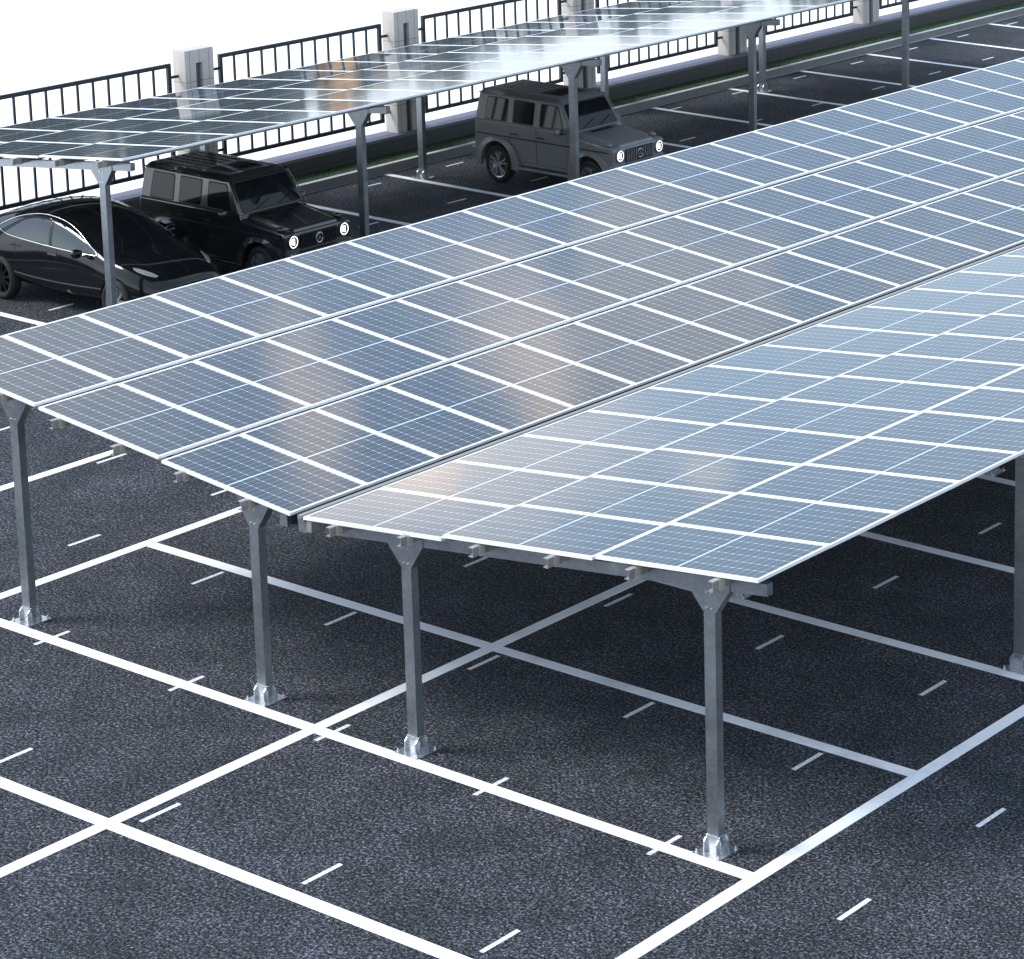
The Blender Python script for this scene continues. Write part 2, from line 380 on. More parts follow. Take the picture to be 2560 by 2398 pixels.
# distant wood beyond the fence (seen only mirrored in the far canopy's glass)
M_LEAF = mat('far_foliage', rough=0.9); t = M_LEAF.node_tree
setc(M_LEAF, ramp(t, noise(t, coord(t), 0.35, 5, 0.7), (0.25, (0.012, 0.022, 0.012)), (0.6, (0.05, 0.075, 0.035)), (0.85, (0.16, 0.11, 0.05))))
bm = BM()
for i in range(6000):
    u = random.random(); az = R(-78) + u*R(82)
    d = random.uniform(165, 190); bx, by = d*math.sin(az), d*math.cos(az)
    tl = (math.degrees(-az)-41.5)/7; top = 9.5 + 6.5*max(0.0, min(1.0, tl)) + 1.2*math.sin(az*23) + 0.9*math.sin(az*61+1) + 0.6*math.sin(az*140)
    z = random.uniform(-0.1, 1)**1*top; s = random.uniform(0.8, 1.6); mi_ = 1 if abs(math.degrees(az)+42.0) < 1.5 and math.sin(az*400) > -.2 and random.random() < .6 else 0
    for k in range(5):
        q = Vector((random.gauss(0, 1), random.gauss(0, 1), random.gauss(0, 1))).normalized()*s
        e1 = Vector((random.gauss(0, 1), random.gauss(0, 1), random.gauss(0, 1))).normalized()*s*0.8; e2 = q.cross(e1).normalized()*s*0.8
        c0 = Vector((bx-20, by, max(z, 0.5)))+q
        bm.faces.new([bm.verts.new(c0+p) for p in (e1, e2, -e1, -e2)]).material_index = mi_
M_GLINTLEAF = mat('orange_glint_foliage', (0.75, 0.42, 0.16), 0.9)  # orange clumps put in to give orange glints in the far canopy's glass
tag(new('distant_wood', bm, [M_LEAF, M_GLINTLEAF]), 'dark far-off wood reflected in the glass of the far canopy', 'wood', kind='stuff')

# ------------------------------------------------------------------ fence and pillars
PY0, PDY = 17.94, 6.365
pil0 = empty('fence_pillar', (-23.35, 0, 0.60))
bm = BM(); box(bm, -0.20, 0.098, -0.405, 0.405, 0.0, 2.96); new('pillar_body', bm, M_PILLAR, pil0)
bm = BM(); prism(bm, [(-0.405, 0), (-0.10, 0), (-0.10, 2.66), (0.085, 2.66), (0.085, 0), (0.405, 0), (0.405, 2.96), (-0.405, 2.96)], 0.0985, 0.20, 'x'); new('front_cladding', bm, M_PILLAR, pil0)
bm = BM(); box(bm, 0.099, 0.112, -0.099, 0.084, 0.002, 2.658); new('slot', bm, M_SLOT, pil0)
pan0 = empty('fence_panel', (-23.40, 0, 0.60))
y0, y1 = 0.0, 4.99; zt, zb = 2.70, 0.27
bm = BM()
box(bm, -.035, .035, y0, y0+.09, zb, zt); box(bm, -.035, .035, y1-.09, y1, zb, zt)
loose('side_post', bm, M_FENCE, pan0)
bm = BM(); box(bm, -.033, .033, y0+.0905, y1-.0905, zt-.09, zt-.001); new('rail', bm, M_FENCE, pan0)
bm = BM(); box(bm, -.033, .033, y0+.0905, y1-.0905, zb+.001, zb+.09); new('rail', bm, M_FENCE, pan0)
bm = BM(); box(bm, -.02, .02, -.024, .024, zb+.0905, zt-.0905); bar0 = new('bar', bm, M_FENCE, pan0)
bar0.location = (0, 0.45, 0)
for k in range(1, 11): child_at('bar', bar0, pan0, (0, 0.45+k*0.407, 0))
for (a, b) in ((-0.37, 0.0), (y1, y1+0.33)):
    for z in (0.50, 2.38):
        bm = BM(); box(bm, -.022, .022, a, b, z-.03, z+.03); new('bracket', bm, M_FENCE, pan0)
first = True
ordn = {4: 'fifth', 5: 'sixth', 6: 'seventh', 7: 'eighth'}
for k in range(-1, 8):
    p = pil0 if first else copy_tree(pil0)
    q = pan0 if first else copy_tree(pan0)
    first = False
    py = PY0+0.405+PDY*k
    p.location.y = py; q.location.y = py+0.405+0.355
    pl = {-1: 'pale tiled fence pillar beyond the dark sedan, just past the left edge of the photo', 0: 'pale tiled fence pillar rising behind the roof of the black off-road car',
          1: 'pale tiled fence pillar between the black and the grey off-road cars', 2: 'pale tiled fence pillar right behind the roof of the grey off-road car',
          3: 'first pale tiled fence pillar to the right of the grey off-road car'}.get(k)
    fl = {-1: 'black barred fence panel behind the dark sedan', 0: 'black barred fence panel right of the pillar behind the black off-road car',
          1: 'black barred fence panel directly left of the grey off-road car roof', 2: 'black barred fence panel directly right of the grey off-road car roof',
          3: 'second black barred fence panel to the right of the grey off-road car'}.get(k)
    if pl is None:
        pl = 'pale tiled fence pillar, %s from the left along the low wall' % ordn[k]; fl = 'black barred fence panel right of the %s pillar from the left' % ordn[k]
    tag(p, pl, 'pillar', 'pillars along the fence'); tag(q, fl, 'fence', 'fence panels between the pillars')

# ------------------------------------------------------------------ solar canopies
bm = BM(); fw, fe, th = 0.037, 0.032, 0.038
for (a, b, c_, d) in ((-PL/2, PL/2, -PW/2, -PW/2+fw), (-PL/2, PL/2, PW/2-fw, PW/2), (-PL/2, -PL/2+fe, -PW/2+fw+.0001, PW/2-fw-.0001), (PL/2-fe, PL/2, -PW/2+fw+.0001, PW/2-fw-.0001)):
    box(bm, a, b, c_, d, -th, 0)
box(bm, -PL/2+fe+.0001, PL/2-fe-.0001, -PW/2+fw+.0001, PW/2-fw-.0001, -0.012, -0.007, 1)
PANEL = new('solar_panel', bm, [M_FRAME, M_BACK], link=False)
bm = BM(); box(bm, -PL/2+fe+.0005, PL/2-fe-.0005, -PW/2+fw+.0005, PW/2-fw-.0005, -0.0065, -0.0025)
GLASS = new('cell_glass', bm, M_CELL, link=False)
W = 1.3181; FR = 6.4366
def rafter_bm(xa, za, xb, zb_, h0=0.135, h1=0.275, d=0.05):
    bm = BM(); f = lambda x: za+(zb_-za)*(x-xa)/(xb-xa)
    # box profile with lipped open end
    prism(bm, [(xa, f(xa)-h1), (xb, f(xb)-h1), (xb, f(xb)-h0), (xa, f(xa)-h0)], -d, d)
    return bm
def build_canopy(label, root_loc, rows, posts, xr, purl, ncol, nframe, f, h0=0.12, h1=0.265, fy=0.26):
    root = empty('solar_canopy', root_loc); tag(root, label, 'solar canopy', 'solar canopies over the parking bays')
    tilt = lambda a, b: -math.atan2(b[1]-a[1], b[0]-a[0])
    prnd = random.Random(int(abs(root_loc[1])*7)+ncol)
    for a, b in rows:
        ry = tilt(a, b); cx, cz = (a[0]+b[0])/2, (a[1]+b[1])/2
        for i in range(ncol):
            dr = prnd.uniform(-0.0022, 0.0022); dp = prnd.uniform(-0.0022, 0.0022)
            p = child_at('solar_panel', PANEL, root, (cx, (i+0.5)*W, cz), (dr, ry+dp, 0))
            child_at('cell_glass', GLASS, p)
    # purlins: lipped channels, with a small clamp where each crosses a rafter
    y_end = ncol*W
    for x in purl:
        z = f(x)-0.040; bm = BM()
        prism(bm, [(x-.035, z), (x+.035, z), (x+.035, z-.120), (x-.035, z-.120), (x-.035, z-.105), (x+.029, z-.105), (x+.029, z-.007), (x-.035, z-.007)], -0.13, y_end+0.10)
        pu = new('purlin', bm, M_PURL, root)
        for k in range(nframe):
            y = 0.02 if k == 0 else fy+FR*k-0.02
            bm = BM(); prism(bm, [(x+.0355, z-.120), (x+.075, z-.120), (x+.075, z-.113), (x+.043, z-.113), (x+.043, z-.005), (x+.0355, z-.005)], y-.05, y+.05)
            new('clamp', bm, M_CLIP, pu)
    for k in range(nframe):
        y = fy+FR*k
        bm = rafter_bm(xr[0], f(xr[0]), xr[1], f(xr[1]), h0, h1); r = new('rafter', bm, M_STEEL, root); r.location.y = y
        for px in posts:
            if k == 0:
                zt_ = f(px); zh = zt_-0.545
                bm = BM(); box(bm, px-.082, px+.082, -.058, .058, 0.012, zh+0.06)
                po = new('post', bm, M_STEEL, root)
                bm = BM(); s = (f(px+.3)-f(px-.3))
                pts = [(px-.088, zh), (px+.088, zh), (px+.30, zt_+s/2-h1+.003), (px+.30, zt_+s/2-.16), (px-.30, zt_-s/2-.16), (px-.30, zt_-s/2-h1+.003)]
                prism(bm, pts, -.0625, .0625)
                hn = new('haunch_plate', bm, M_STEEL, po)
                bm = BM()
                for bx in (-.035, .035):
                    for bz in (zh+0.05, zh+0.24): lathe(bm, [(-.075, 0.0001), (-.075, .013), (-.0626, .013)], 8, 'y', px+bx, 0, bz)
                loose('bolt', bm, M_BOLT, po)
                bm = BM(); box(bm, px-.195, px+.195, -.195, .195, 0.0, 0.012)
                new('base_plate', bm, M_STEEL2, po)
                bm = BM()
                q = [(px-.135, .0125), (px+.135, .0125), (px+.130, .15), (px+.09, .215), (px-.09, .215), (px-.130, .15)]
                prism(bm, q, -.071, -.0585); prism(bm, q, .0585, .071)
                q = [(-.115, .0125), (.115, .0125), (.110, .15), (.05, .215), (-.05, .215), (-.110, .15)]
                prism(bm, q, px+.0825, px+.095, 'x'); prism(bm, q, px-.095, px-.0825, 'x')
                loose('gusset', bm, M_STEEL2, po)
                bm = BM()
                for bx in (-.16, .16):
                    for by in (-.16, .16): lathe(bm, [(.0125, .02), (.03, .02), (.0301, .010), (.06, .010), (.0601, .0001)], 8, 'z', px+bx, by, 0)
                loose('anchor_bolt', bm, M_BOLT, po)
                po.location.y = y
                protos.setdefault(id(root), []).append(po)
            else:
                pass
        if k > 0:
            for po0 in protos[id(root)]:
                c = copy_tree(po0, root); c.location.y = y
    return root
protos = {}
L_rows = [((-7.5146, 3.6003), (-5.1729, 3.3592)), ((-5.0656, 3.3270), (-2.7146, 3.0933)), ((-2.6142, 3.0516), (-.3023, 2.8229))]
R_rows = [((-.0168, 2.8213), (2.3182, 3.0417)), ((2.3974, 3.0925), (4.7193, 3.3190)), ((4.8024, 3.3506), (7.2076-.04, 3.5800))]
fL = lambda x: 3.6003+(x+7.5146)*(2.8229-3.6003)/(7.2123)
fR = lambda x: 2.8213+(x+.0168)*(3.5800-2.8213)/(7.2244)
cL = build_canopy('middle solar canopy, its blue panels sloping down to the right to the dark central gutter', (0, 0, 0), L_rows, (-5.94, -1.2145), (-7.75, -.42), (-7.0, -5.85, -4.66, -3.45, -2.23, -1.03), 24, 5, fL, 0.10, 0.20, 0.29)
cR = build_canopy('front right solar canopy with four clear posts in view, rising away from the central gutter', (0, 0, 0), R_rows, (1.5329, 6.3126), (0.12, 7.14), (.55, 1.77, 2.96, 4.15, 5.39, 6.61), 24, 5, fR)
cR['label'] = 'nearest solar canopy, its panels rising to the right from the dark central gutter'
cF = build_canopy('far solar canopy shading the parked cars, its glass mirroring fence and sky', (-22.616, 9.915, 0), R_rows, (1.5329, 6.3126), (0.12, 7.14), (.55, 1.77, 2.96, 4.15, 5.39, 6.61), 24, 5, fR)
# gutter and valley beams
ye = 24*W
bm = BM(); prism(bm, [(-.295, 2.755), (-.295, 2.66), (-.10, 2.66), (-.10, 2.785), (-.091, 2.785), (-.091, 2.652), (-.303, 2.652), (-.303, 2.755)], 0.03, ye); new('gutter', bm, M_DARKG, cR)
bm = BM(); box(bm, -.125, -.055, 0.0, ye, 2.790, 2.832); new('gutter_rail', bm, M_RAIL, cR)
bm = BM(); prism(bm, [(-.135, 2.795), (-.095, 2.799), (.028, 2.735), (.028, 2.62), (-.115, 2.61)], 0.005, 0.025); new('end_plate', bm, M_STEEL, cR)
bm = BM(); box(bm, -.47, -.34, 0.02, ye, 2.62, 2.775); new('edge_beam', bm, M_STEEL, cL)
bm = BM(); box(bm, .03, .115, 0.0, ye, 2.64, 2.775); new('edge_beam', bm, M_PURL, cR)
# ------------------------------------------------------------------ cars
def baked(o, *mods):
    """apply modifiers to o and return the plain mesh object"""
    for typ, kw in mods:
        md = o.modifiers.new(typ, typ)
        for k, v in kw.items(): setattr(md, k, v)
    bpy.context.view_layer.update()
    dg = bpy.context.evaluated_depsgraph_get()
    me = bpy.data.meshes.new_from_object(o.evaluated_get(dg)); o.modifiers.clear(); o.data = me; return o
def drop(o): bpy.data.objects.remove(o)
M_TYRE = mat('tyre_rubber', (0.012, 0.012, 0.013), 0.75)
M_RIM = mat('alloy_rim', (0.42, 0.44, 0.47), 0.25, 0.9)
M_RIMD = mat('dark_rim', (0.03, 0.03, 0.033), 0.3, 0.8)
M_TRIMB = mat('black_plastic_trim', (0.010, 0.010, 0.011), 0.5)
M_CHROME = mat('chrome', (0.85, 0.87, 0.90), 0.12, 1.0)
M_SILVER = mat('silver_badge', (0.60, 0.62, 0.65), 0.25, 0.9)
M_GLASSC = mat('car_glass', (0.010, 0.012, 0.013), 0.04, 0.0, **{'Coat_Weight': 0.0, 'Specular_IOR_Level': 0.35})
M_WINB = mat('sedan_side_glass', (0.07, 0.08, 0.09), 0.03, 0.35)
M_LAMP = mat('lit_headlamp', (0.9, 0.9, 0.9), 0.2); b_ = M_LAMP.node_tree.nodes['Principled BSDF']
b_.inputs['Emission Color'].default_value = (1, 0.98, 0.94, 1); b_.inputs['Emission Strength'].default_value = 1.1
M_LENS = mat('headlamp_glass', (0.75, 0.78, 0.82), 0.12, 0.7)
M_REFL = mat('dark_reflector', (0.03, 0.03, 0.035), 0.2, 0.6)
M_ORANGE = mat('smoked_indicator', (0.20, 0.19, 0.18), 0.15)
M_GREYP = mat('grey_car_paint', (0.155, 0.16, 0.168), 0.38, 0.0, **{'Coat_Weight': 0.35, 'Coat_Roughness': 0.15})
M_BLACKP = mat('black_car_paint', (0.013, 0.015, 0.017), 0.24, 0.0, **{'Coat_Weight': 1.0, 'Coat_Roughness': 0.03})
M_SEDP = mat('black_sedan_paint', (0.006, 0.007, 0.008), 0.12, 0.0, **{'Coat_Weight': 0.55, 'Coat_Roughness': 0.015, 'Specular_IOR_Level': 0.12})

def wheel(parent, x, y, r, wid, side, rim_r, spokes, rimmat, style=0):
    """side -1: outer face towards -y"""
    h = empty('wheel', (x, y, r)); h.parent = parent
    bm = BM(); e = wid/2
    lathe(bm, [(-e+.02, rim_r), (-e, rim_r+.03), (-e+.01, r-.03), (-e+.04, r-.006), (-e+.07, r), (e-.07, r), (e-.04, r-.006), (e-.01, r-.03), (e, rim_r+.03), (e-.02, rim_r)], 40, 'y')
    new('tyre', bm, M_TYRE, h, smooth=True)
    bm = BM(); o = side*(e-.03)
    lathe(bm, [(o, rim_r), (o-side*.01, rim_r-.02), (o-side*.10, rim_r-.03), (o-side*.11, 0.0001)], 36, 'y')
    lathe(bm, [(o-side*.02, .0001), (o-side*.02, .045), (o-side*.05, .055)], 16, 'y')
    for k in range(spokes):
        a0 = 2*math.pi*(k+.25)/spokes
        for da in ((-.10, .10) if style else (0.0,)):
            a1 = a0+da*0.4; a2 = a0+da*2.0; w0, w1 = .020, .016
            d1 = Vector((math.cos(a1), 0, math.sin(a1))); d2 = Vector((math.cos(a2), 0, math.sin(a2)))
            p1 = d1*.035; p2 = d2*(rim_r-.012); d = (p2-p1).normalized(); s = Vector((-d.z, 0, d.x))
            lo = [p1+s*w0, p2+s*w1, p2-s*w1, p1-s*w0]
            ya, yb = (o-side*.06, o-side*.02)
            hexa(bm, [(q.x, ya, q.z) for q in lo], [(q.x, yb if i in (0, 3) else yb+side*.012, q.z) for i, q in enumerate(lo)])
    bmesh.ops.recalc_face_normals(bm, faces=bm.faces)
    new('rim', bm, rimmat, h)
    return h

def make_suv(paint, rimmat):
    root = empty('offroad_car', (0, 0, 0))
    # --- body shell
    bm = BM()
    prism(bm, [(-.70, .44), (3.42, .44), (3.53, .60), (3.55, 1.04), (3.50, 1.085), (2.30, 1.20), (2.28, 1.285), (-.735, 1.285), (-.755, .60)], -.875, .875)
    body = new('body', bm, paint, root)
    cuts = []
    for cx in (0.0, 2.85):
        cb = BM(); lathe(cb, [(-1.2, .0001), (-1.2, .485), (-.55, .485), (-.55, .0001)], 36, 'y', cx, 0, .41); bmesh.ops.recalc_face_normals(cb, faces=cb.faces); cuts.append(new('cut', cb, M_TRIMB))
        cb = BM(); lathe(cb, [(.55, .0001), (.55, .485), (1.2, .485), (1.2, .0001)], 36, 'y', cx, 0, .41); bmesh.ops.recalc_face_normals(cb, faces=cb.faces); cuts.append(new('cut', cb, M_TRIMB))
    baked(body, ('BEVEL', dict(width=.035, segments=3, limit_method='ANGLE', angle_limit=R(25))))
    baked(body, *[('BOOLEAN', dict(operation='DIFFERENCE', object=c_, solver='EXACT')) for c_ in cuts])
    for c_ in cuts: drop(c_)
    # --- cabin
    zb, zt = 1.27, 1.84
    bm = BM(); hexa(bm, [(-.735, -.862, zb), (2.27, -.862, zb), (2.27, .862, zb), (-.735, .862, zb)], [(-.66, -.752, zt), (1.88, -.752, zt), (1.88, .752, zt), (-.66, .752, zt)])
    cab = new('cabin', bm, paint, root); baked(cab, ('BEVEL', dict(width=.03, segments=3)))
    bm = BM(); hexa(bm, [(-.675, -.768, zt-.012), (1.905, -.768, zt-.012), (1.905, .768, zt-.012), (-.675, .768, zt-.012)], [(-.60, -.66, zt+.075), (1.72, -.66, zt+.075), (1.72, .66, zt+.075), (-.60, .66, zt+.075)])
    rf = new('roof', bm, paint, root); baked(rf, ('BEVEL', dict(width=.045, segments=4)))
    bm = BM()
    for yy in (-.5, -.3, -.1, .1, .3, .5): box(bm, -.5, .75, yy-.035, yy+.035, zt+.076, zt+.086)
    loose('roof_rib', bm, paint, rf)
    bm = BM(); box(bm, .92, 1.55, -.40, .40, zt+.0755, zt+.083); new('sunroof', bm, M_GLASSC, rf)
    bm = BM()
    for s in (-1, 1): tube(bm, [(-.66, s*.775, zt+.005), (1.84, s*.775, zt+.005), (1.90, s*.77, zt-.01), (2.31, s*.872, zb-.02)], .013)
    loose('rain_gutter', bm, paint, rf)
    # side windows, following the leaning cabin side
    yz = lambda z: .862-(z-zb)/(zt-zb)*.110
    def sidewin(pts, s, nm, m_, off0, off1, parent):
        bm = BM(); A = [bm.verts.new((x, s*(yz(z)+off0), z)) for x, z in pts]; B = [bm.verts.new((x, s*(yz(z)+off1), z)) for x, z in pts]
        n = len(pts); bm.faces.new(A); bm.faces.new(B[::-1])
        for i in range(n): bm.faces.new((A[i], B[i], B[(i+1) % n], A[(i+1) % n]))
        bmesh.ops.recalc_face_normals(bm, faces=bm.faces); return new(nm, bm, m_, parent)
    def rnd(pts, r=.045, seg=4):
        o = []; n = len(pts)
        for i in range(n):
            p = Vector(pts[i]); a = Vector(pts[i-1]); b = Vector(pts[(i+1) % n]); d1 = (a-p).normalized(); d2 = (b-p).normalized()
            for k in range(seg+1):
                t_ = k/seg; o.append(tuple(p + d1*r*(1-t_)**2 + d2*r*t_**2))
        return o
    def grow(pts, g):
        c_ = sum((Vector(p) for p in pts), Vector((0, 0)))/len(pts); o = []
        for p in pts:
            d = Vector(p)-c_; o.append((p[0]+(g if d.x > 0 else -g), p[1]+(g if d.y > 0 else -g)))
        return o
    W3 = [[(-.42, 1.325), (.26, 1.325), (.26, 1.765), (-.36, 1.765)], [(.46, 1.325), (1.08, 1.325), (1.08, 1.765), (.46, 1.765)], [(1.30, 1.325), (2.02, 1.325), (1.80, 1.765), (1.30, 1.765)]]
    for s in (-1, 1):
        for q in W3:
            wnd = sidewin(rnd(grow(q, .022)), s, 'window', M_TRIMB, -.01, .003, root)
            sidewin(rnd(q), s, 'pane', M_GLASSC, .0031, .007, wnd)
        # doors: shut lines, hinges, handles
        for x0, x1 in ((.38, 1.19), (1.205, 2.13)):
            bm = BM(); zz0, zz1 = .52, 1.262; t_ = .006
            for (a, b, c_, d) in ((x0, x0+t_, zz0, zz1), (x1-t_, x1, zz0, zz1), (x0+t_, x1-t_, zz0, zz0+t_)): box(bm, a, b, *sorted((s*.8752, s*.8775)), c_, d)
            dr = new('door', bm, M_TRIMB, root)
            bm = BM(); box(bm, x0+.05, x0+.22, *sorted((s*.877, s*.905)), 1.065, 1.095)
            new('handle', bm, M_TRIMB, dr)
        bm = BM(); box(bm, -.70, -.50, *sorted((s*.876, s*.888)), .985, 1.012); box(bm, .50, 2.33, *sorted((s*.876, s*.888)), .985, 1.012); box(bm, -.50, .50, *sorted((s*.876, s*.888)), .985, 1.012); box(bm, 2.33, 3.40, *sorted((s*.876, s*.886)), .985, 1.008)
        new('side_moulding', bm, M_TRIMB, root)
        # wheel arch flares
        for cx in (0.0, 2.85):
            bm = BM(); pts = []
            for k in range(13):
                a = R(-8+196*k/12); rr = .60+.05*abs(math.cos(a))**6 + (.025 if abs(math.cos(a)) > .6 else 0); pts.append((cx+rr*math.cos(a), .41+min(rr*math.sin(a), .545)))
            for k in range(12, -1, -1):
                a = R(-8+196*k/12); pts.append((cx+.487*math.cos(a), .41+.487*math.sin(a)))
            n = len(pts)//2
            for i in range(n-1):
                q = [pts[i], pts[i+1], pts[-2-i], pts[-1-i]]
                lo = [(x, s*.87, z) for x, z in q]; hi = [(x, s*(.93 if j in (0, 1) else .965), z) for j, (x, z) in enumerate(q)]
                hexa(bm, lo, hi)
            bmesh.ops.remove_doubles(bm, verts=bm.verts, dist=1e-4); bmesh.ops.recalc_face_normals(bm, faces=bm.faces)
            new('wheel_arch', bm, paint, root)
            wheel(root, cx, s*.80, .40, .27, s, .285, 5, rimmat, 1)
        bm = BM(); box(bm, .62, 2.22, *sorted((s*.80, s*.955)), .36, .415); st = new('side_step', bm, paint, root); baked(st, ('BEVEL', dict(width=.02, segments=2)))
        bm = BM(); bmesh.ops.create_uvsphere(bm, u_segments=16, v_segments=10, radius=1.0, matrix=Matrix.Translation((1.98, s*1.03, 1.30)) @ Matrix.Diagonal((.075, .12, .085, 1)))
        mr = new('mirror', bm, paint, root, smooth=True)
        bm = BM(); box(bm, 1.99, 2.05, *sorted((s*.86, s*.96)), 1.23, 1.27); new('mirror_arm', bm, M_TRIMB, mr)
        bm = BM(); bmesh.ops.create_uvsphere(bm, u_segments=16, v_segments=10, radius=1.0, matrix=Matrix.Translation((3.30, s*.76, 1.135)) @ Matrix.Diagonal((.10, .075, .05, 1)))
        new('indicator', bm, M_ORANGE if s > 9 else paint, root, smooth=True)
        # headlights
        bm = BM(); lathe(bm, [(3.545, .135), (3.585, .130), (3.585, .112), (3.57, .108)], 28, 'x', 0, s*.675, .93)
        hl = new('headlight', bm, paint, root, smooth=False)
        bm = BM(); lathe(bm, [(3.570, .112), (3.584, .108), (3.584, .094)], 28, 'x', 0, s*.675, .93)
        pts = [(s*.675+.058*math.cos(R(a_)), .93+.058*math.sin(R(a_))) for a_ in range(90, 271, 15)] + [(s*.675+.030, .93-.058), (s*.675+.030, .93+.058)]
        prism(bm, pts, 3.570, 3.584, 'x')
        new('lamp_ring', bm, M_LAMP, hl)
        bm = BM(); cap_disc(bm, 3.568, .108, 28, 'x', 0, s*.675, .93); new('reflector', bm, M_REFL, hl)
    # windscreen
    xz = lambda z: 2.27-(z-zb)/(zt-zb)*.39
    def fw_(pts, nm, m_, o0, o1, parent):
        bm = BM(); A = [bm.verts.new((xz(z)+o0, y, z)) for y, z in pts]; B = [bm.verts.new((xz(z)+o1, y, z)) for y, z in pts]; n = len(pts)
        bm.faces.new(A); bm.faces.new(B[::-1])
        for i in range(n): bm.faces.new((A[i], B[i], B[(i+1) % n], A[(i+1) % n]))
        bmesh.ops.recalc_face_normals(bm, faces=bm.faces); return new(nm, bm, m_, parent)
    q = [(-.755, 1.315), (.755, 1.315), (.685, 1.79), (-.685, 1.79)]
    ws = fw_(rnd(grow(q, .022)), 'windscreen', M_TRIMB, -.01, .004, root); fw_(rnd(q), 'pane', M_GLASSC, .0041, .008, ws)
    bm = BM()
    for y in (-.45, .12): hexa(bm, [(2.262, y, 1.325), (2.272, y, 1.325), (2.182, y+.46, 1.46), (2.172, y+.46, 1.46)], [(2.277, y+.01, 1.33), (2.287, y+.01, 1.33), (2.197, y+.47, 1.465), (2.187, y+.47, 1.465)])
    loose('wiper', bm, M_TRIMB, ws)
    # rear window
    bm = BM(); hexa(bm, [(-.742, -.62, 1.33), (-.742, .62, 1.33), (-.690, .58, 1.75), (-.690, -.58, 1.75)], [(-.752, -.62, 1.33), (-.752, .62, 1.33), (-.700, .58, 1.75), (-.700, -.58, 1.75)]); bmesh.ops.recalc_face_normals(bm, faces=bm.faces); new('rear_window', bm, M_GLASSC, root)
    # bonnet
    bm = BM(); hexa(bm, [(2.24, -.70, 1.15), (3.53, -.60, 1.02), (3.53, .60, 1.02), (2.24, .70, 1.15)], [(2.26, -.66, 1.272), (3.47, -.56, 1.135), (3.47, .56, 1.135), (2.26, .66, 1.272)])
    hd = new('bonnet', bm, paint, root); baked(hd, ('BEVEL', dict(width=.03, segments=3)))
    bm = BM(); box(bm, 2.36, 2.50, -.34, .34, 1.2585, 1.2665); new('bonnet_vent', bm, M_TRIMB, hd)
    # grille
    bm = BM(); box(bm, 3.552, 3.566, -.47, .47, .765, 1.035); gr = new('grille', bm, M_TRIMB, root)
    bm = BM()
    for k in range(15):
        y = -.434+k*.062
        if abs(y) < .10: continue
        box(bm, 3.5662, 3.582, y-.008, y+.008, .785, 1.015)
    loose('grille_bar', bm, M_SILVER if paint is M_GREYP else M_RIMD, gr)
    bm = BM(); n = 28; rr = .088
    tube(bm, [(3.588, rr*math.cos(2*math.pi*i/n), .90+rr*math.sin(2*math.pi*i/n)) for i in range(n)], .009, 6, True)
    for k in range(3):
        a = R(90+120*k); d = Vector((0, math.cos(a), math.sin(a))); s_ = Vector((0, -d.z, d.y)); c0 = Vector((3.588, 0, .90))
        lo = [c0+s_*.017, c0+d*.084, c0-s_*.017]
        A = [bm.verts.new(p+Vector((-.006, 0, 0))) for p in lo]; B = [bm.verts.new(p+Vector((.006, 0, 0))) for p in lo]
        bm.faces.new(A); bm.faces.new(B[::-1])
        for i in range(3): bm.faces.new((A[i], B[i], B[(i+1) % 3], A[(i+1) % 3]))
    bmesh.ops.recalc_face_normals(bm, faces=bm.faces); new('badge', bm, M_SILVER, gr)
    # bumpers
    bm = BM(); prism(bm, [(3.40, .42), (3.70, .46), (3.74, .56), (3.72, .735), (3.40, .745)], -.90, .90); fb = new('front_bumper', bm, paint, root); baked(fb, ('BEVEL', dict(width=.035, segments=3)))
    bm = BM(); box(bm, 3.7305, 3.742, -.26, .26, .565, .675); new('number_plate', bm, M_TRIMB, fb)
    bm = BM(); prism(bm, [(-.84, .50), (-.60, .44), (-.60, .70), (-.84, .70)], -.90, .90); rb = new('rear_bumper', bm, paint, root); baked(rb, ('BEVEL', dict(width=.035, segments=3)))
    # spare wheel cover
    bm = BM(); lathe(bm, [(-.76, .36), (-.90, .36), (-.93, .33), (-.935, .0001)], 32, 'x', 0, -.12, 1.02); bmesh.ops.recalc_face_normals(bm, faces=bm.faces); new('spare_wheel_cover', bm, paint, root)
    root.scale = (1, 1, 1.13)
    return root
s1 = make_suv(M_GREYP, M_RIM); s1.location = (-19.31, 24.62, 0)
tag(s1, 'matt grey boxy off-road car with lit round headlights, parked alone under the far canopy', 'car')
s2 = make_suv(M_BLACKP, M_RIM); s2.location = (-19.40, 14.93, 0)
tag(s2, 'glossy black boxy off-road car with lit round headlights, parked beside the black sedan', 'car')

